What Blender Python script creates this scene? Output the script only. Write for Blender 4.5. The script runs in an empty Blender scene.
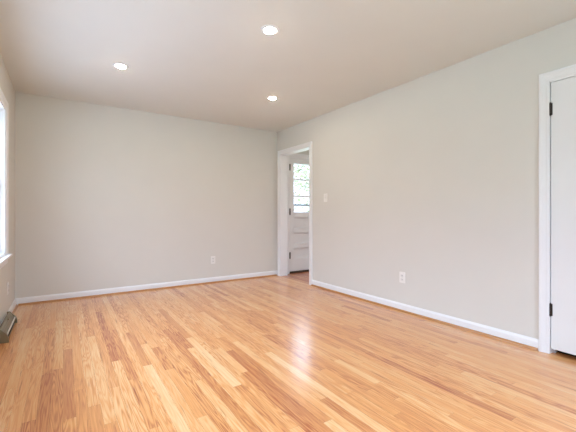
import bpy, bmesh, math, random
from mathutils import Vector, Matrix

C = bpy.context.scene.collection
random.seed(7)

# ------------------------------------------------------------------ camera
cam_d = bpy.data.cameras.new('camera')
cam = bpy.data.objects.new('camera', cam_d)
C.objects.link(cam)
cam.location = (0, 0, 1.045)
cam.rotation_euler = (math.radians(90), 0, math.radians(-33.377))
cam_d.sensor_width = 36
cam_d.lens = 340.84 / 576 * 36
cam_d.shift_y = -2.125 / 576
cam_d.clip_start = 0.02
bpy.context.scene.camera = cam

# ------------------------------------------------------------------ sky, exposure
SKY_STRENGTH = 7.0
LAMP_WATTS = 80.0
EXPOSURE = 1.14
w = bpy.data.worlds.new('overcast_sky')
bpy.context.scene.world = w
w.use_nodes = True
nt = w.node_tree
bg = nt.nodes['Background']
tc = nt.nodes.new('ShaderNodeTexCoord')
sep = nt.nodes.new('ShaderNodeSeparateXYZ')
rmp = nt.nodes.new('ShaderNodeValToRGB')
nt.links.new(tc.outputs['Generated'], sep.inputs[0])
nt.links.new(sep.outputs['Z'], rmp.inputs[0])
nt.links.new(rmp.outputs[0], bg.inputs['Color'])
rmp.color_ramp.elements[0].position = 0.0
rmp.color_ramp.elements[0].color = (0.110, 0.130, 0.172, 1)
rmp.color_ramp.elements[1].position = 0.7
rmp.color_ramp.elements[1].color = (0.74, 0.90, 1.2, 1)
q = rmp.color_ramp.elements.new(0.28); q.color = (0.355, 0.425, 0.565, 1)
bg.inputs['Strength'].default_value = SKY_STRENGTH

vs = bpy.context.scene.view_settings
vs.view_transform = 'Standard'
vs.look = 'None'
vs.gamma = 1
vs.exposure = EXPOSURE
vs.use_curve_mapping = False

# ------------------------------------------------------------------ room sizes
XL, XR = -0.46, 3.042        # left and right wall faces
YF, YB = -0.50, 4.955        # front and back wall faces
H = 2.44
OY0, OY1 = 4.034, 4.844      # doorway opening in the right wall
KY0, KY1 = 0.29, 1.053       # closet door opening in the right wall
T = 0.13                     # partition thickness
HX1, HY0 = 5.6, 2.6          # entry room beyond the opening: far wall face, near wall face

def portal(name, loc, rot, sx, sy):
    l = bpy.data.lights.new(name, 'AREA')
    l.shape = 'RECTANGLE'; l.size = sx; l.size_y = sy
    l.cycles.is_portal = True
    o = bpy.data.objects.new(name, l); C.objects.link(o)
    o.location = loc; o.rotation_euler = rot
    return o

FX0, FX1 = 0.10, 2.40         # opening of the added daylight window in the front wall, behind the camera
WY0, WY1, WZ0, WZ1 = 1.05, 4.15, 0.66, 2.04     # window opening in the left wall
portal('daylight_portal', (XL - 0.16, (WY0 + WY1) / 2, (WZ0 + WZ1) / 2), (0, math.radians(-90), 0), WZ1 - WZ0, WY1 - WY0)
portal('daylight_portal', (3.755, YB + 0.14, 1.5), (math.radians(-90), 0, 0), 0.75, 0.9)
portal('daylight_portal', ((FX0 + FX1) / 2, YF - 0.16, (WZ0 + WZ1) / 2), (math.radians(90), 0, 0), FX1 - FX0, WZ1 - WZ0)
portal('daylight_portal', (HX1 + 0.16, 3.7, 1.475), (0, math.radians(90), 0), 1.15, 1.0)

# ------------------------------------------------------------------ materials
def mat(name, col, rough=0.5, metal=0.0, spec=0.5, bump=None, coat=0.0):
    m = bpy.data.materials.new(name); m.use_nodes = True
    n = m.node_tree; b = n.nodes['Principled BSDF']
    b.inputs['Base Color'].default_value = (*col, 1)
    b.inputs['Roughness'].default_value = rough
    b.inputs['Metallic'].default_value = metal
    b.inputs['Specular IOR Level'].default_value = spec
    b.inputs['Coat Weight'].default_value = coat
    t = n.nodes.new('ShaderNodeTexCoord')
    ns = n.nodes.new('ShaderNodeTexNoise')
    n.links.new(t.outputs['Object'], ns.inputs['Vector'])
    ns.inputs['Scale'].default_value = bump[0] if bump else 60
    ns.inputs['Detail'].default_value = 4
    bp = n.nodes.new('ShaderNodeBump')
    bp.inputs['Strength'].default_value = bump[1] if bump else 0.03
    bp.inputs['Distance'].default_value = 0.002
    n.links.new(ns.outputs['Fac'], bp.inputs['Height'])
    n.links.new(bp.outputs['Normal'], b.inputs['Normal'])
    # faint natural unevenness of the surface colour
    mx = n.nodes.new('ShaderNodeMix'); mx.data_type = 'RGBA'
    n2 = n.nodes.new('ShaderNodeTexNoise'); n2.inputs['Scale'].default_value = 3.0
    n.links.new(t.outputs['Object'], n2.inputs['Vector'])
    n.links.new(n2.outputs['Fac'], mx.inputs[0])
    mx.inputs[6].default_value = (*[c * 0.98 for c in col], 1)
    mx.inputs[7].default_value = (*[min(1, c * 1.02) for c in col], 1)
    n.links.new(mx.outputs[2], b.inputs['Base Color'])
    return m

M_wall = mat('greige_wall_paint', (0.705, 0.683, 0.636), 0.55, spec=0.3, bump=(220, 0.05))
M_ceil = mat('ceiling_paint', (0.765, 0.76, 0.72), 0.8, spec=0.2, bump=(220, 0.05))
M_white = mat('white_trim_paint', (0.85, 0.85, 0.86), 0.32, spec=0.45)
M_door = mat('white_door_paint', (0.80, 0.80, 0.80), 0.38, spec=0.45)
M_plate = mat('white_plastic', (0.86, 0.84, 0.81), 0.3)
M_slot = mat('dark_slot', (0.08, 0.08, 0.08), 0.6)
M_hinge = mat('aged_bronze', (0.03, 0.022, 0.018), 0.5, spec=0.3)
M_chrome = mat('satin_nickel', (0.6, 0.58, 0.55), 0.3, metal=1.0)
M_olive = mat('olive_bronze_enamel', (0.225, 0.185, 0.11), 0.30, metal=0.6)
M_lip = mat('bright_metal_lip', (0.72, 0.68, 0.60), 0.22, metal=0.9)
M_dark = mat('slot_shade_black', (0.02, 0.018, 0.015), 0.7)
M_sub = mat('dark_seam_closet_shade', (0.04, 0.02, 0.01), 0.9)  # near-black paints the shade under the closet door, besides the dark seams
M_brown = mat('dark_brown_threshold', (0.06, 0.035, 0.02), 0.5)
M_bark = mat('bark', (0.34, 0.31, 0.28), 0.9, bump=(25, 0.6))
M_grass = mat('lawn', (0.26, 0.29, 0.20), 0.95, bump=(90, 0.5))
M_conc = mat('concrete', (0.36, 0.36, 0.36), 0.85, bump=(40, 0.3))
M_alu = mat('grey_painted_aluminium', (0.22, 0.22, 0.22), 0.5)
M_siding = mat('outside_wall_paint', (0.7, 0.7, 0.68), 0.7)

def glass():
    m = bpy.data.materials.new('window_glass'); m.use_nodes = True
    n = m.node_tree; n.nodes.remove(n.nodes['Principled BSDF'])
    out = n.nodes['Material Output']
    tr = n.nodes.new('ShaderNodeBsdfTransparent'); tr.inputs[0].default_value = (0.95, 0.97, 0.96, 1)
    gl = n.nodes.new('ShaderNodeBsdfGlossy'); gl.inputs['Roughness'].default_value = 0.0
    lw = n.nodes.new('ShaderNodeLayerWeight'); lw.inputs[0].default_value = 0.5
    pw = n.nodes.new('ShaderNodeMath'); pw.operation = 'POWER'; n.links.new(lw.outputs['Facing'], pw.inputs[0]); pw.inputs[1].default_value = 5
    fr = n.nodes.new('ShaderNodeMath'); fr.operation = 'MULTIPLY_ADD'; n.links.new(pw.outputs[0], fr.inputs[0]); fr.inputs[1].default_value = 0.9; fr.inputs[2].default_value = 0.04
    mx = n.nodes.new('ShaderNodeMixShader')
    n.links.new(fr.outputs[0], mx.inputs[0]); n.links.new(tr.outputs[0], mx.inputs[1]); n.links.new(gl.outputs[0], mx.inputs[2])
    n.links.new(mx.outputs[0], out.inputs['Surface'])
    return m
M_glass = glass()

def emitter(name, col, s):
    m = bpy.data.materials.new(name); m.use_nodes = True
    b = m.node_tree.nodes['Principled BSDF']
    b.inputs['Base Color'].default_value = (0.9, 0.9, 0.88, 1)
    b.inputs['Emission Color'].default_value = (*col, 1)
    b.inputs['Emission Strength'].default_value = s
    return m
M_lamp = emitter('warm_led_lens', (1.0, 0.86, 0.69), 20.0 * LAMP_WATTS / 10)

def leaf_mat():
    m = mat('leaves', (0.19, 0.20, 0.09), 0.6)
    return m
M_leaf = leaf_mat()

def oak(name, base_dark, base_mid, base_light):
    """Strip oak: per-board tone from a colour attribute, grain along each board."""
    m = bpy.data.materials.new(name); m.use_nodes = True
    n = m.node_tree; L = n.links; b = n.nodes['Principled BSDF']
    at = n.nodes.new('ShaderNodeAttribute'); at.attribute_name = 'tone'
    sp = n.nodes.new('ShaderNodeSeparateColor'); L.new(at.outputs['Color'], sp.inputs[0])
    uv = n.nodes.new('ShaderNodeUVMap'); uv.uv_map = 'board'
    su = n.nodes.new('ShaderNodeSeparateXYZ'); L.new(uv.outputs[0], su.inputs[0])
    def math_(op, a, v=None, b_=None):
        q = n.nodes.new('ShaderNodeMath'); q.operation = op
        for k, x in enumerate((a, v, b_)):
            if x is None: continue
            if isinstance(x, (int, float)): q.inputs[k].default_value = x
            else: L.new(x, q.inputs[k])
        return q.outputs[0]
    def vec(x, y, z):
        c = n.nodes.new('ShaderNodeCombineXYZ')
        for k, q in enumerate((x, y, z)): L.new(q, c.inputs[k])
        return c.outputs[0]
    off = math_('MULTIPLY', sp.outputs[2], 97.0)
    # fine pores: very long thin streaks
    nf = n.nodes.new('ShaderNodeTexNoise'); nf.inputs['Scale'].default_value = 1; nf.inputs['Detail'].default_value = 5
    nf.inputs['Roughness'].default_value = 0.65
    L.new(vec(math_('MULTIPLY', su.outputs[0], 120), math_('MULTIPLY', su.outputs[1], 3.5), off), nf.inputs['Vector'])
    # broad figure: growth bands bent into cathedral arches
    nb = n.nodes.new('ShaderNodeTexNoise'); nb.inputs['Scale'].default_value = 1; nb.inputs['Detail'].default_value = 2
    L.new(vec(math_('MULTIPLY', su.outputs[0], 17), math_('MULTIPLY', su.outputs[1], 1.0), off), nb.inputs['Vector'])
    bands = math_('SINE', math_('MULTIPLY', nb.outputs['Fac'], 95.0))
    bands = math_('MULTIPLY_ADD', bands, 0.5, 0.5)
    bands = math_('POWER', bands, 1.6)
    figure = math_('MULTIPLY', bands, sp.outputs[1])        # how strongly a board is figured
    # slow drift of tone along one board
    nd = n.nodes.new('ShaderNodeTexNoise'); nd.inputs['Scale'].default_value = 1
    L.new(vec(math_('MULTIPLY', su.outputs[0], 6), math_('MULTIPLY', su.outputs[1], 0.9), off), nd.inputs['Vector'])
    t = math_('ADD', sp.outputs[0], math_('MULTIPLY_ADD', nd.outputs['Fac'], 0.5, -0.25))
    t = math_('SUBTRACT', t, math_('MULTIPLY', figure, 0.38))
    t = math_('ADD', t, math_('MULTIPLY_ADD', nf.outputs['Fac'], 0.9, -0.45))
    cr = n.nodes.new('ShaderNodeValToRGB'); L.new(t, cr.inputs[0])
    e = cr.color_ramp.elements
    e[0].position = 0.0; e[0].color = (*base_dark, 1)
    e[1].position = 1.0; e[1].color = (*base_light, 1)
    k = e.new(0.5); k.color = (*base_mid, 1)
    # occasional mineral streaks
    nm = n.nodes.new('ShaderNodeTexNoise'); nm.inputs['Scale'].default_value = 1; nm.inputs['Detail'].default_value = 3
    L.new(vec(math_('MULTIPLY', su.outputs[0], 60), math_('MULTIPLY', su.outputs[1], 3.2), math_('ADD', off, 31.0)), nm.inputs['Vector'])
    mr = n.nodes.new('ShaderNodeMapRange'); L.new(nm.outputs['Fac'], mr.inputs[0])
    mr.inputs[1].default_value = 0.63; mr.inputs[2].default_value = 0.74; mr.inputs[4].default_value = 0.55
    mx = n.nodes.new('ShaderNodeMix'); mx.data_type = 'RGBA'
    L.new(mr.outputs[0], mx.inputs[0]); L.new(cr.outputs[0], mx.inputs[6]); mx.inputs[7].default_value = (base_dark[0] * .6, base_dark[1] * .5, base_dark[2] * .5, 1)
    L.new(mx.outputs[2], b.inputs['Base Color'])
    b.inputs['Roughness'].default_value = 0.40
    b.inputs['Specular IOR Level'].default_value = 0.15
    b.inputs['Coat Weight'].default_value = 1.0
    b.inputs['Coat Roughness'].default_value = 0.22
    b.inputs['Coat IOR'].default_value = 1.55
    bp = n.nodes.new('ShaderNodeBump'); bp.inputs['Strength'].default_value = 0.12; bp.inputs['Distance'].default_value = 0.0006
    L.new(nf.outputs['Fac'], bp.inputs['Height']); L.new(bp.outputs[0], b.inputs['Normal'])
    return m
M_oak = oak('honey_oak_strip_floor', (0.42, 0.11, 0.032), (0.77, 0.345, 0.112), (0.87, 0.575, 0.30))
M_shoe = mat('oak_shoe_moulding', (0.47, 0.21, 0.065), 0.35, coat=0.4)

# ------------------------------------------------------------------ mesh helpers
def box(bm, x0, x1, y0, y1, z0, z1, bev=0.0, seg=2):
    r = bmesh.ops.create_cube(bm, size=1)
    for v in r['verts']:
        v.co = Vector((x0 + (v.co.x + .5) * (x1 - x0), y0 + (v.co.y + .5) * (y1 - y0), z0 + (v.co.z + .5) * (z1 - z0)))
    if bev:
        ed = list({e for v in r['verts'] for e in v.link_edges})
        bmesh.ops.bevel(bm, geom=ed, offset=bev, segments=seg, profile=0.6, affect='EDGES')

def sweep(bm, prof, place, closed_ends=True):
    """prof: list of (a, b); place: list of functions (a, b) -> xyz, one for each station."""
    rings = [[bm.verts.new(f(a, b)) for a, b in prof] for f in place]
    n = len(prof)
    for r0, r1 in zip(rings, rings[1:]):
        for i in range(n):
            bm.faces.new((r0[i], r0[(i + 1) % n], r1[(i + 1) % n], r1[i]))
    if closed_ends:
        bm.faces.new(rings[0]); bm.faces.new(list(reversed(rings[-1])))

def lathe(bm, prof, origin, axis='Z', n=40):
    o = Vector(origin); rings = []
    for k in range(n):
        a = 2 * math.pi * k / n; ring = []
        for r, h in prof:
            p = Vector((r * math.cos(a), r * math.sin(a), h))
            if axis == 'X': p = Vector((p.z, p.x, p.y))
            if axis == 'Y': p = Vector((p.y, p.z, p.x))
            ring.append(bm.verts.new(o + p))
        rings.append(ring)
    for k in range(n):
        a, b = rings[k], rings[(k + 1) % n]
        for i in range(len(prof) - 1):
            bm.faces.new((a[i], b[i], b[i + 1], a[i + 1]))
    bmesh.ops.remove_doubles(bm, verts=[v for r in rings for v in r], dist=1e-6)

def obj(name, bm, m, parent=None, smooth=False, kind=None, label=None):
    bmesh.ops.recalc_face_normals(bm, faces=bm.faces)
    me = bpy.data.meshes.new(name); bm.to_mesh(me); bm.free()
    me.materials.append(m)
    if smooth:
        for p in me.polygons: p.use_smooth = True
    o = bpy.data.objects.new(name, me); C.objects.link(o)
    if parent is not None:
        o.parent = parent
        # geometry is written in world coordinates; keep it there under a moved parent
        pw = parent_world(parent)
        me.transform(pw.inverted())
    if kind: o['kind'] = kind
    if label: o['label'] = label
    return o

def parent_world(p):
    mtx = Matrix.Identity(4)
    while p is not None:
        mtx = Matrix.LocRotScale(p.location, p.rotation_euler, p.scale) @ mtx
        p = p.parent
    return mtx

def thing(name, loc, label, cat, group=None):
    o = bpy.data.objects.new(name, None); C.objects.link(o)
    o.location = loc; o['label'] = label; o['category'] = cat
    o.empty_display_size = 0.1
    if group: o['group'] = group
    return o

def copy_tree(o, parent=None):
    c = o.copy(); C.objects.link(c); c.parent = parent
    for ch in list(o.children): copy_tree(ch, c)
    return c

def struct(name, bm, m, smooth=False, label=None, cat=None):
    o = obj(name, bm, m, smooth=smooth, kind='structure')
    if label: o['label'] = label
    if cat: o['category'] = cat
    return o

NEW = bmesh.new

# ------------------------------------------------------------------ floor boards
def board_floor(name, x0, x1, y0, y1, seed, label, mean=0.58):
    rnd = random.Random(seed)
    bm = NEW(); uvl = bm.loops.layers.uv.new('board'); tl = bm.loops.layers.float_color.new('tone')
    bw = 0.0572; gap = 0.0002
    x = x0; row = 0
    while x < x1 - 1e-4:
        xe = min(x + bw, x1)
        y = y0 - rnd.uniform(0, 1.1)
        while y < y1:
            ln = rnd.choice((rnd.uniform(.35, .8), rnd.uniform(.7, 1.5), rnd.uniform(.9, 2.0)))
            a, b = max(y, y0), min(y + ln, y1)
            if b - a > 0.02:
                tone = min(1.0, max(0.0, rnd.gauss(mean + 0.02, 0.09)))
                if rnd.random() < 0.10: tone -= 0.2
                fig = rnd.random() ** 0.8
                ro = rnd.random(); u0 = rnd.uniform(0, 9); v0 = rnd.uniform(0, 40)
                vs_ = [bm.verts.new((px, py, 0)) for px, py in ((x + gap, a + gap), (xe - gap, a + gap), (xe - gap, b - gap), (x + gap, b - gap))]
                f = bm.faces.new(vs_)
                for lp in f.loops:
                    lp[uvl].uv = (u0 + lp.vert.co.x - x, v0 + lp.vert.co.y - a)
                    lp[tl] = (max(0, tone), fig, ro, 1)
            y += ln
        x = xe; row += 1
    o = obj(name, bm, M_oak, kind='structure'); o['label'] = label; o['category'] = 'floor'
    return o

board_floor('floor', XL, XR, YF, YB, 3, 'honey oak strip floor of the empty room')
board_floor('floor_entry', XR + 0.082, HX1, HY0, YB, 5, 'oak strip floor beyond the opening, toned darker to paint its dimmer light', 0.08)  # board tones lowered to paint the dimmer light of the entry room
bm = NEW(); box(bm, XL - T, HX1 + T, YF - T, YB + T, -0.10, -0.0012)
struct('floor_underlay', bm, M_sub, label='dark sheet in the board seams, painting the shade under the closet door', cat='floor')

# strip of oak lying across the doorway, along the wall line
bm = NEW(); uvl = bm.loops.layers.uv.new('board'); tl = bm.loops.layers.float_color.new('tone')
rr = random.Random(12)
for (xa, xb, ya, yb) in ((XR, XR + 0.082, OY0, 4.844), (XR, XR + 0.082, YF, OY0), (XR, XR + 0.082, 4.844, YB)):
    f = bm.faces.new([bm.verts.new(p) for p in ((xa + .0005, ya, 0), (xb - .0005, ya, 0), (xb - .0005, yb, 0), (xa + .0005, yb, 0))])
    for lp in f.loops:
        lp[uvl].uv = (lp.vert.co.x, lp.vert.co.y); lp[tl] = (0.30, 0.3, rr.random(), 1)
struct('trim_1', bm, M_oak, label='oak threshold strip across the doorway floor', cat='trim')

# ------------------------------------------------------------------ shell
bm = NEW(); box(bm, XL - T, XR + T / 2, YF - T, YB + T, H, H + 0.1)
struct('ceiling', bm, M_ceil, label='pale ceiling of the empty room', cat='ceiling')
bm = NEW(); box(bm, XR + T / 2, HX1 + T, YF - T, YB + T, H, H + 0.1)
struct('ceiling_entry', bm, M_ceil, label='ceiling of the entry room beyond the opening', cat='ceiling')

DX0, DX1 = 3.285, 4.215      # rough opening of the exterior door in the back wall
bm = NEW()
box(bm, XL - T, DX0, YB, YB + T, 0, H); box(bm, DX1, HX1 + T, YB, YB + T, 0, H); box(bm, DX0, DX1, YB, YB + T, 2.045, H)
struct('wall_back', bm, M_wall, label='greige back wall', cat='wall')

HEAD = 2.04
bm = NEW()
for a, b in ((YF - T, KY0), (KY1, OY0), (OY1, YB)): box(bm, XR, XR + T, a, b, 0, H)
for a, b in ((KY0, KY1), (OY0, OY1)): box(bm, XR, XR + T, a, b, HEAD, H)
struct('wall_right', bm, M_wall, label='pale right wall with a doorway and a closet door', cat='wall')

bm = NEW()
box(bm, XL - T, XL, YF - T, WY0, 0, H); box(bm, XL - T, XL, WY1, YB, 0, H)
box(bm, XL - T, XL, WY0, WY1, 0, WZ0); box(bm, XL - T, XL, WY0, WY1, WZ1, H)
struct('wall_left', bm, M_wall, label='left wall with the wide window', cat='wall')
bm = NEW()
box(bm, XL, FX0, YF - T, YF, 0, H); box(bm, FX1, XR, YF - T, YF, 0, H)
box(bm, FX0, FX1, YF - T, YF, 0, WZ0); box(bm, FX0, FX1, YF - T, YF, WZ1, H)
struct('wall_front', bm, M_wall, label='front wall behind the camera', cat='wall')

EY0, EY1, EZ0, EZ1 = 3.2, 4.2, 0.9, 2.05    # unseen window added to light the entry room
bm = NEW()
box(bm, HX1, HX1 + T, HY0, EY0, 0, H); box(bm, HX1, HX1 + T, EY1, YB, 0, H)
box(bm, HX1, HX1 + T, EY0, EY1, 0, EZ0); box(bm, HX1, HX1 + T, EY0, EY1, EZ1, H)
struct('wall_entry_far', bm, M_wall, label='far wall of the entry room', cat='wall')
bm = NEW(); box(bm, XR + T, HX1 + T, HY0 - T, HY0, 0, H)
struct('wall_entry_near', bm, M_wall, label='near wall of the entry room', cat='wall')
bm = NEW()
box(bm, XR + T + 0.6, XR + T + 0.7, YF, 1.5, 0, H); box(bm, XR + T, XR + T + 0.6, 1.4, 1.5, 0, H); box(bm, XR + T, XR + T + 0.6, YF - T, YF, 0, H)
struct('wall_closet', bm, M_wall, label='closet walls behind the white door', cat='wall')

# ------------------------------------------------------------------ baseboards and oak shoe moulding
BASE = [(0, 0), (0.0135, 0), (0.0135, 0.062), (0.0115, 0.070), (0.0075, 0.076), (0.004, 0.083), (0, 0.083)]
SHOE = [(0.0135, 0)] + [(0.0135 + 0.016 * math.cos(a), 0.019 * math.sin(a)) for a in [math.pi / 2 * k / 6 for k in range(7)]]
def run(name, kindname, prof, p, q, nrm, m, label):
    """Moulding from p to q (xy) standing off the wall along nrm."""
    bm = NEW()
    f = lambda e: (lambda a, b: (e[0] + nrm[0] * a, e[1] + nrm[1] * a, b))
    sweep(bm, prof, [f(p), f(q)])
    return struct(name, bm, m, label=label, cat=kindname)
def wallrun(side, p, q, nrm, gap=0.006):
    run('baseboard_' + side, 'baseboard', BASE, p, q, nrm, M_white, 'white baseboard along the ' + side.split('_')[0] + ' wall')
CAS = 0.066
runs = [
    ('back', (XL, YB), (XR, YB), (0, -1)),
    ('left', (XL, YF), (XL, YB - 0.0135), (1, 0)),
    ('right', (XR, KY1 + CAS), (XR, OY0 - CAS), (-1, 0)),
    ('right_front', (XR, YF), (XR, KY0 - CAS), (-1, 0)),
    ('front', (XL + 0.0135, YF), (XR - 0.0135, YF), (0, 1)),
]
tn = 2
for side, p, q, nr in runs:
    wallrun(side, p, q, nr)
    pp, qq = Vector(p), Vector(q); d = (qq - pp).normalized()
    if side == 'left':      # the shoe stops at the register and goes on behind it
        run('trim_30', 'trim', SHOE, (XL, 4.18), (XL, YB - 0.030), nr, M_shoe, 'oak shoe moulding between the register and the back corner')
        qq = Vector((XL, 3.57))
    i0 = 0.007 if side == 'right' else (0.03 if side in ('back', 'front') else 0.0)
    i1 = 0.030 if side in ('left_corner',) else (0.007 if side == 'right' else 0.02)
    run(f'trim_{tn}', 'trim', SHOE, tuple(pp + d * i0), tuple(qq - d * i1), nr, M_shoe,
        f'oak quarter-round shoe moulding under the {side.replace("_", " ")} baseboard'); tn += 1

# ------------------------------------------------------------------ door casings and jambs
# casing profile: a = across the width from the opening outwards, b = thickness off the wall
CPROF = [(0.0, 0.0), (0.0, 0.010), (0.003, 0.0125), (0.014, 0.0125), (0.017, 0.0145), (0.040, 0.0165), (0.046, 0.0195), (0.062, 0.0195), (CAS, 0.016), (CAS, 0.0)]
def casing(y0, y1, z1, x, sx, reveal=0.006):
    """Three-sided mitred casing on a wall x = const facing sx."""
    bm = NEW()
    ya, yb, zt = y0 - 0, y1 + 0, z1
    st = [lambda a, b: (x + sx * b, ya - a, 0.0), lambda a, b: (x + sx * b, ya - a, zt + a),
          lambda a, b: (x + sx * b, yb + a, zt + a), lambda a, b: (x + sx * b, yb + a, 0.0)]
    sweep(bm, CPROF, st)
    return bm
struct(f'trim_{tn}', casing(OY0, OY1, HEAD, XR, -1), M_white, label='white casing around the open doorway', cat='trim'); tn += 1
struct(f'trim_{tn}', casing(OY0, OY1, HEAD, XR + T, 1), M_white, label='white casing on the entry side of the doorway', cat='trim'); tn += 1
struct(f'trim_{tn}', casing(KY0, KY1, HEAD, XR, -1), M_white, label='white casing around the flat white closet door', cat='trim'); tn += 1
JT = 0.004
bm = NEW()
box(bm, XR - 0.001, XR + T + 0.001, OY1 - JT, OY1 + 0.004, 0, HEAD); box(bm, XR - 0.001, XR + T + 0.001, OY0 - 0.004, OY0 + JT, 0, HEAD)
box(bm, XR - 0.001, XR + T + 0.001, OY0, OY1, HEAD - JT, HEAD + 0.004)
struct(f'trim_{tn}', bm, M_white, label='white jamb lining of the open doorway', cat='trim'); tn += 1
bm = NEW()
box(bm, XR - 0.008, XR + T, KY1 - 0.003, KY1 + 0.004, 0, HEAD); box(bm, XR - 0.008, XR + T, KY0 - 0.004, KY0 + 0.003, 0, HEAD)
box(bm, XR - 0.008, XR + T, KY0, KY1, HEAD - 0.012, HEAD + 0.004)
box(bm, XR + 0.045, XR + 0.08, KY1 - 0.020, KY1 - 0.003, 0, HEAD - .012); box(bm, XR + 0.045, XR + 0.08, KY0 + 0.003, KY0 + 0.020, 0, HEAD - .012)
struct(f'trim_{tn}', bm, M_white, label='white jamb of the closet door', cat='trim'); tn += 1

# ------------------------------------------------------------------ hinges
def hinge(parent, c, h, r, leaf_dir):
    """Knuckle barrel with ball tips and the edge of its leaves."""
    bm = NEW()
    x, y, z = c
    n = 5; seg = h / n
    for k in range(n):
        lathe(bm, [(0, z - h / 2 + k * seg + .0006), (r, z - h / 2 + k * seg + .0006), (r, z - h / 2 + (k + 1) * seg - .0006), (0, z - h / 2 + (k + 1) * seg - .0006)], (x, y, 0), n=14)
    for s in (-1, 1):
        lathe(bm, [(0, z + s * h / 2), (r * .8, z + s * (h / 2 + .001)), (r * .7, z + s * (h / 2 + .005)), (0, z + s * (h / 2 + .008))], (x, y, 0), n=14)
    lx, ly = leaf_dir
    if lx: box(bm, x, x + lx, y - 0.012, y + 0.012, z - h / 2, z + h / 2)
    else: box(bm, x - 0.012, x + 0.012, min(y, y + ly), max(y, y + ly), z - h / 2, z + h / 2)
    return obj('hinge', bm, M_hinge, parent, label='dark bronze hinge')

def knob(parent, c, axis, s, m):
    bm = NEW()
    pr = [(0, 0), (0.032, 0), (0.032, 0.004), (0.026, 0.008), (0.012, 0.010), (0.010, 0.030), (0.018, 0.036), (0.026, 0.046), (0.026, 0.056), (0.018, 0.064), (0, 0.066)]
    lathe(bm, [(r, h * s) for r, h in pr], c, axis, 28)
    return obj('door_knob', bm, m, parent, smooth=True)

# ------------------------------------------------------------------ closet door (right edge of the view)
dz0, dz1 = 0.038, HEAD - 0.015
bm = NEW(); box(bm, XR + 0.001, XR + 0.036, KY0 + 0.006, KY1 - 0.0065, dz0, dz1, 0.0015)
d2 = struct('door_2', bm, M_door, label='flat white closet door at the right edge', cat='door')
for z in (1.827, 0.329): hinge(d2, (XR - 0.005, KY1 - 0.0048, z), 0.09, 0.0065, (0.012, 0))
knob(d2, (XR + 0.006, KY0 + 0.08, 0.93), 'X', -1, M_chrome)

# ------------------------------------------------------------------ exterior door with three lights over three panels
EX0, EX1, EYF, EYT = 3.300, 4.205, YB + 0.012, YB + 0.056
ez0, ez1 = 0.034, 2.030
bm = NEW()
ST = 0.098
def dbox(x0, x1, z0, z1): box(bm, x0, x1, EYF, EYT, z0, z1, 0.002, 1)
dbox(EX0, EX0 + ST, ez0, ez1); dbox(EX1 - ST, EX1, ez0, ez1)
rails = [(ez0, 0.245), (0.440, 0.515), (0.710, 0.785), (0.980, 1.075), (1.935, ez1)]
for a, b in rails: dbox(EX0 + ST, EX1 - ST, a, b)
d1 = struct('door_1', bm, M_door, label='white exterior door with three glass lights over three panels', cat='door')
for a, b in ((0.245, 0.440), (0.515, 0.710), (0.785, 0.980)):
    bm = NEW()
    x0, x1 = EX0 + ST - .002, EX1 - ST + .002
    box(bm, x0, x1, EYF + 0.022, EYT - 0.012, a - .004, b + .004)
    # sticking: sloped moulding around the recessed panel
    for (p0, p1, q0, q1) in ((x0, x1, a, a + .014), (x0, x1, b - .014, b), (x0, x0 + .014, a, b), (x1 - .014, x1, a, b)):
        box(bm, p0, p1, EYF + 0.012, EYF + 0.024, q0, q1, 0.003, 1)
    obj('door_panel', bm, M_door, d1)
for zc in (1.655, 1.361):
    bm = NEW(); box(bm, EX0 + ST - .002, EX1 - ST + .002, EYF + 0.006, EYT - .006, zc - 0.014, zc + 0.014, 0.003, 1)
    obj('glazing_bar', bm, M_door, d1)
for a, b in ((1.075, 1.347), (1.375, 1.641), (1.669, 1.935)):
    bm = NEW(); box(bm, EX0 + ST - .002, EX1 - ST + .002, EYF + 0.020, EYF + 0.024, a, b)
    obj('pane', bm, M_glass, d1, label='clear glass pane')
for z in (1.86, 1.085, 0.318): hinge(d1, (EX0 + 0.003, YB - 0.006, z), 0.105, 0.0102, (0, 0.018))
knob(d1, (EX1 - 0.06, EYF, 0.93), 'Y', -1, M_hinge)
# frame of the exterior door
bm = NEW()
box(bm, DX0 - .004, EX0 - 0.003, YB - 0.001, YB + T, 0, 2.045); box(bm, EX1 + 0.003, DX1 + .004, YB - 0.001, YB + T, 0, 2.045)
box(bm, DX0, DX1, YB - 0.001, YB + T, 2.033, 2.05)
struct(f'trim_{tn}', bm, M_white, label='white frame of the exterior door', cat='trim'); tn += 1
bm = NEW()
st = [lambda a, b: (DX0 - a, YB - b, 0.0), lambda a, b: (DX0 - a, YB - b, 2.045 + a), lambda a, b: (DX1 + a, YB - b, 2.045 + a), lambda a, b: (DX1 + a, YB - b, 0.0)]
sweep(bm, CPROF, st)
struct(f'trim_{tn}', bm, M_white, label='white casing around the exterior door', cat='trim'); tn += 1
bm = NEW(); box(bm, EX0 - .003, EX1 + .003, YB + 0.004, YB + T, -0.001, 0.030, 0.004)
struct(f'trim_{tn}', bm, M_brown, label='dark brown sill under the exterior door', cat='trim'); tn += 1
# baseboard in the entry room
run('baseboard_entry', 'baseboard', BASE, (DX1 + CAS, YB), (HX1, YB), (0, -1), M_white, 'white baseboard of the entry room')

# storm door outside the exterior door
bm = NEW(); sy0, sy1 = YB + T + 0.012, YB + T + 0.040
for a, b, c, d in ((EX0, EX0 + .055, 0.0, 2.03), (EX1 - .055, EX1, 0.0, 2.03), (EX0 + .055, EX1 - .055, 0.0, 0.25), (EX0 + .055, EX1 - .055, 1.95, 2.03), (EX0 + .055, EX1 - .055, 1.190, 1.222)):
    box(bm, a, b, sy0, sy1, c, d, 0.002, 1)
d3 = struct('door_3', bm, M_alu, label='grey metal storm door outside the exterior door', cat='door')

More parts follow.
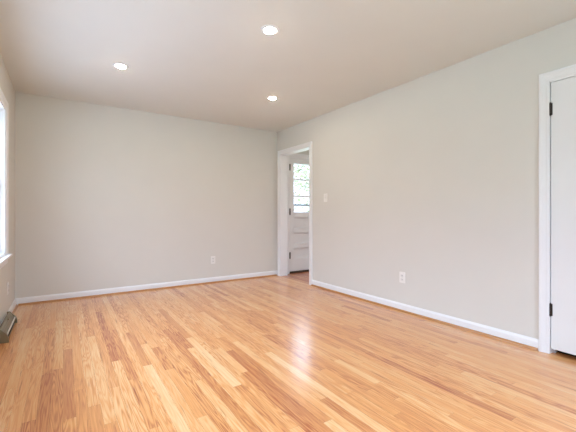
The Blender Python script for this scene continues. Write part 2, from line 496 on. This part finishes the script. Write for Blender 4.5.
# ------------------------------------------------------------------ windows
def window_x(name, x, sx, y0, y1, z0, z1, mull, label, turn=False):
    """Window in a wall x = const; sx points into the room; mull: y positions of mullions."""
    def fin(bm):      # a window in a wall y = const is the same one with x and y exchanged
        if turn:
            for v in bm.verts: v.co = Vector((v.co.y, v.co.x, v.co.z))
        return bm
    X = lambda a, b: (min(x + sx * a, x + sx * b), max(x + sx * a, x + sx * b))
    bm = NEW()
    # jamb lining and mullions
    for (a, b, c, d) in ((y0, y0 + .018, z0, z1), (y1 - .018, y1, z0, z1), (y0 + .018, y1 - .018, z1 - .018, z1), (y0 + .018, y1 - .018, z0, z0 + .02)):
        box(bm, *X(-T, 0.001), a, b, c, d)
    for ym in mull: box(bm, *X(-T, 0.012), ym - .045, ym + .045, z0, z1, 0.003, 1)
    wnd = struct(name, fin(bm), M_white, label=label, cat='window')
    # casing: head and two sides
    bm = NEW()
    st = [lambda a, b: (x + sx * b, y0 - a, z0), lambda a, b: (x + sx * b, y0 - a, z1 + a), lambda a, b: (x + sx * b, y1 + a, z1 + a), lambda a, b: (x + sx * b, y1 + a, z0)]
    sweep(bm, CPROF, st)
    obj('window_casing', fin(bm), M_white, wnd)
    # stool with horns, apron under it
    bm = NEW(); box(bm, *X(-0.03, 0.048), y0 - CAS - .025, y1 + CAS + .025, z0 - 0.022, z0, 0.006, 3)
    obj('window_sill', fin(bm), M_white, wnd)
    bm = NEW(); box(bm, *X(0, 0.014), y0 - CAS, y1 + CAS, z0 - 0.085, z0 - 0.022, 0.004, 2)
    obj('apron', fin(bm), M_white, wnd)
    ys = [y0] + list(mull) + [y1]
    for i in range(len(ys) - 1):
        a = ys[i] + (.018 if i == 0 else .045); b = ys[i + 1] - (.018 if i == len(ys) - 2 else .045)
        halves = ((z0 + .02, (z0 + z1) / 2 + .015, -0.055, -0.090), ((z0 + z1) / 2 - .015, z1 - .018, -0.088, -0.122)) if b - a < 1.2 else ((z0 + .02, z1 - .018, -0.055, -0.095),)
        for (c, d, p0, p1) in halves:
            bm = NEW()
            for (e0, e1, f0, f1) in ((a, a + .042, c, d), (b - .042, b, c, d), (a + .042, b - .042, c, c + .042), (a + .042, b - .042, d - .036, d)):
                box(bm, *X(p0, p1), e0, e1, f0, f1, 0.003, 1)
            s = obj('sash', fin(bm), M_white, wnd)
            bm = NEW(); pm = (p0 + p1) / 2
            box(bm, *X(pm - .002, pm + .002), a + .04, b - .04, c + .04, d - .034)
            obj('pane', fin(bm), M_glass, s)
        if len(halves) == 2:
            bm = NEW(); zc = (z0 + z1) / 2 + .018
            box(bm, *X(-0.060, -0.084), (a + b) / 2 - .03, (a + b) / 2 + .03, zc - .004, zc + .012, 0.004, 2)
            obj('sash_lock', fin(bm), M_chrome, wnd)
    return wnd
window_x('window_1', XL, 1, WY0, WY1, WZ0, WZ1, (1.90, 3.30), 'wide white window in the left wall')
window_x('added_window_2', HX1, -1, EY0, EY1, EZ0, EZ1, (3.7,), 'unseen double window added in the entry far wall to light the door')  # unseen, added so daylight falls obliquely on the exterior door

window_x('added_window_3', YF, 1, FX0, FX1, WZ0, WZ1, (1.25,), 'unseen double window added behind the camera to light the back wall', turn=True)  # unseen, added to send daylight from the front onto the back wall

# ------------------------------------------------------------------ outside
bm = NEW(); box(bm, -40, 40, -40, 45, -0.60, -0.45)
struct('lawn', bm, M_grass, label='lawn around the house', cat='lawn')
bm = NEW(); box(bm, XL - T - 7.0, XL - T, -4, 9, -0.449, -0.40)
struct('bounce_paving', bm, M_conc, label='grey concrete paving added outside the left wall as a light reflector', cat='bounce_paving')  # unseen paving added to bounce neutral light through the left window
bm = NEW(); box(bm, 2.9, 5.6, YB + T, YB + 1.6, -0.44, -0.06)
struct('porch_slab', bm, M_conc, label='concrete porch outside the exterior door', cat='porch')

bm = NEW(); sweep(bm, [(0, 2.36), (-0.75, 2.36), (-0.75, 2.50), (0, 2.80)], [lambda a, b: (XL - T + a, YF - 0.8, b), lambda a, b: (XL - T + a, YB + 0.8, b)])
struct('sky_block_eave', bm, M_siding, label='eave added outside the left window to block steep sky light', cat='roof')  # unseen eave added to keep steep sky light off the floor

def tree(x, y, h, seed, label):
    rnd = random.Random(seed)
    t = thing('garden_tree', (x, y, -0.45), label, 'tree', 'trees beyond the exterior door')
    bm = NEW()
    lathe(bm, [(0, 0), (0.20, 0), (0.15, 0.5), (0.12, h * .5), (0.05, h * .85), (0, h * .86)], (x, y, -0.45), n=12)
    for k in range(7):
        a = rnd.uniform(0, 6.28); z = h * rnd.uniform(.3, .6); ln = h * rnd.uniform(.2, .35)
        d = Vector((math.cos(a), math.sin(a), rnd.uniform(.4, .9))).normalized()
        p0 = Vector((x, y, z - .45)); p1 = p0 + d * ln
        u = d.orthogonal().normalized(); v = d.cross(u)
        r0 = [bm.verts.new(p0 + (u * math.cos(q) + v * math.sin(q)) * .05) for q in [i * 6.283 / 6 for i in range(6)]]
        r1 = [bm.verts.new(p1 + (u * math.cos(q) + v * math.sin(q)) * .015) for q in [i * 6.283 / 6 for i in range(6)]]
        for i in range(6): bm.faces.new((r0[i], r0[(i + 1) % 6], r1[(i + 1) % 6], r1[i]))
    obj('trunk', bm, M_bark, t)
    bm = NEW()
    blobs = [(Vector((rnd.gauss(0, h * .13), rnd.gauss(0, h * .13), h * rnd.uniform(.28, .9))), h * rnd.uniform(.09, .16)) for _ in range(20)]
    for c, r in blobs:
        for _ in range(110):
            d = Vector((rnd.gauss(0, 1), rnd.gauss(0, 1), rnd.gauss(0, 1))).normalized() * r * rnd.uniform(.5, 1.05)
            p = Vector((x, y, -.45)) + c + d
            a = Vector((rnd.gauss(0, 1), rnd.gauss(0, 1), rnd.gauss(0, 1))).normalized(); b = a.orthogonal().normalized()
            s = rnd.uniform(.05, .11)
            bm.faces.new([bm.verts.new(q) for q in (p - a * s, p + b * s * .5, p + a * s, p - b * s * .5)])
    obj('foliage', bm, M_leaf, t)
tree(7.4, 11.2, 4.6, 1, 'green leafy tree seen through the left of the door glass')
tree(11.4, 13.6, 5.2, 2, 'green leafy tree seen through the right of the door glass')

# ------------------------------------------------------------------ recessed ceiling lights
def make_light(x, y, label):
    t = thing('recessed_light', (x, y, H), label, 'ceiling light', 'recessed ceiling lights')
    bm = NEW()
    lathe(bm, [(0.0405, -0.002), (0.0440, -0.006), (0.054, -0.0075), (0.066, -0.005), (0.072, -0.0005), (0.072, 0.004), (0.0405, 0.004)], (x, y, H), n=48)
    obj('trim_ring', bm, M_white, t, smooth=True, label='white trim ring')
    bm = NEW()
    lathe(bm, [(0, -0.0155), (0.016, -0.0150), (0.029, -0.0125), (0.037, -0.0085), (0.0405, -0.002), (0.0405, 0.003), (0, 0.003)], (x, y, H), n=40)
    obj('lens', bm, M_lamp, t, smooth=True, label='glowing round lens')
    return t
l0 = make_light(1.308, 2.234, 'lit recessed ceiling light nearest the top centre of the photo')
for x, y, lab in ((0.453, 3.551, 'lit recessed ceiling light on the left, over the back left corner'),
                  (2.101, 3.529, 'lit recessed ceiling light nearest the doorway')):
    c = copy_tree(l0); c.location = (x, y, H); c['label'] = lab
for x, lab in ((3.95, 'unseen light added in the entry room nearest the doorway'), (5.0, 'unseen light added in the entry room nearest its far wall')):  # unseen lamps added to brighten the exterior door
    c = copy_tree(l0); c.location = (x, 3.4, H); c['label'] = lab; c['group'] = 'lights added to the entry room'

# ------------------------------------------------------------------ outlets and the switch
def plate_frame(o, u, v, n_):
    """local (a across, b up, c out of the wall) -> world"""
    return lambda a, b, c: Vector(o) + Vector(u) * a + Vector(v) * b + Vector(n_) * c
def lbox(bm, F, a0, a1, b0, b1, c0, c1, bev=0.0):
    r = bmesh.ops.create_cube(bm, size=1)
    for v in r['verts']:
        v.co = F(a0 + (v.co.x + .5) * (a1 - a0), b0 + (v.co.y + .5) * (b1 - b0), c0 + (v.co.z + .5) * (c1 - c0))
    if bev:
        ed = list({e for v in r['verts'] for e in v.link_edges})
        bmesh.ops.bevel(bm, geom=ed, offset=bev, segments=2, profile=0.6, affect='EDGES')
def outlet(o, u, nrm, label):
    t = thing('wall_outlet', o, label, 'outlet', 'duplex wall outlets')
    F = plate_frame(o, u, (0, 0, 1), nrm)
    bm = NEW(); lbox(bm, F, -.036, .036, -.058, .058, 0, .006, .0025)
    obj('cover_plate', bm, M_plate, t)
    for s in (-1, 1):
        bm = NEW(); lbox(bm, F, -.017, .017, s * .021 - .0145, s * .021 + .0145, .003, .0085, .004)
        r = obj('receptacle', bm, mat_recept, t)
        bm = NEW()
        for a in (-.0065, .0065): lbox(bm, F, a - .0012, a + .0012, s * .021 - .002, s * .021 + .007, .006, .0088)
        lbox(bm, F, -.0018, .0018, s * .021 - .009, s * .021 - .006, .006, .0088)
        obj('slot', bm, M_slot, r)
    bm = NEW(); lbox(bm, F, -.003, .003, -.003, .003, .004, .0075, .001)
    obj('screw', bm, M_chrome, t)
    return t
mat_recept = mat('receptacle_plastic', (0.78, 0.765, 0.74), 0.35)
outlet((1.898, YB, 0.345), (1, 0, 0), (0, -1, 0), 'white duplex outlet on the back wall')
outlet((XR, 2.382, 0.362), (0, -1, 0), (-1, 0, 0), 'white duplex outlet on the right wall between doorway and closet door')
outlet((XL, 4.33, 0.31), (0, 1, 0), (1, 0, 0), 'duplex outlet low on the left wall under the window end')

sw = (XR, 3.665, 1.268)
t = thing('light_switch', sw, 'white toggle switch beside the open doorway', 'switch')
F = plate_frame(sw, (0, -1, 0), (0, 0, 1), (-1, 0, 0))
bm = NEW(); lbox(bm, F, -.036, .036, -.058, .058, 0, .006, .0025); obj('cover_plate', bm, M_plate, t)
bm = NEW(); lbox(bm, F, -.0055, .0055, -.012, .014, .004, .016, .002); obj('toggle', bm, M_plate, t)
for s in (-1, 1):
    bm = NEW(); lbox(bm, F, -.003, .003, s * .030 - .003, s * .030 + .003, .004, .0072, .001)
    obj('screw', bm, M_chrome, t)

# ------------------------------------------------------------------ baseboard heating register on the left wall
RY0, RY1 = 3.56, 4.17
t = thing('baseboard_register', (XL + 0.014, (RY0 + RY1) / 2, 0), 'olive bronze metal baseboard register at the foot of the left wall', 'register')
px = lambda y: (lambda a, b: (XL + a, y, b))
bm = NEW()   # hood: flat back lip, sloping top with a long shallow groove
sweep(bm, [(0.0240, 0.112), (0.030, 0.114), (0.036, 0.110), (0.050, 0.093), (0.052, 0.086), (0.068, 0.064), (0.068, 0.058), (0.052, 0.078), (0.034, 0.100), (0.0240, 0.104)], [px(RY0 + .012), px(RY1 - .012)])
obj('hood', bm, M_olive, t)
bm = NEW(); sweep(bm, [(0.064, 0.050), (0.079, 0.050), (0.081, 0.057), (0.073, 0.069), (0.066, 0.066)], [px(RY0 + .006), px(RY1 - .006)])
obj('front_lip', bm, M_lip, t, label='bright metal front lip')
bm = NEW(); sweep(bm, [(0.016, 0.004), (0.070, 0.004), (0.070, 0.052), (0.048, 0.076), (0.030, 0.098), (0.016, 0.100)], [px(RY0 + .014), px(RY1 - .014)])  # solid black core, its colour painting the shade inside the slot
obj('slot_shade_core', bm, M_dark, t, label='black core painting the shade in the slot under the hood')
bm = NEW(); sweep(bm, [(0.016, 0), (0.074, 0), (0.074, 0.006), (0.016, 0.006)], [px(RY0 + .010), px(RY1 - .010)])
obj('base_flange', bm, M_olive, t)
for a, b in ((RY0, RY0 + .014), (RY1 - .014, RY1)):
    bm = NEW(); sweep(bm, [(0.0140, 0.030), (0.050, 0), (0.090, 0), (0.090, 0.030), (0.081, 0.060), (0.074, 0.071), (0.034, 0.116), (0.0140, 0.117)], [px(a), px(b)])
    obj('end_cap', bm, M_olive, t)
bm = NEW(); yc = 3.95
box(bm, XL + .040, XL + .052, yc - .03, yc + .03, 0.094, 0.104, 0.003, 2)
obj('damper_lever', bm, M_olive, t)
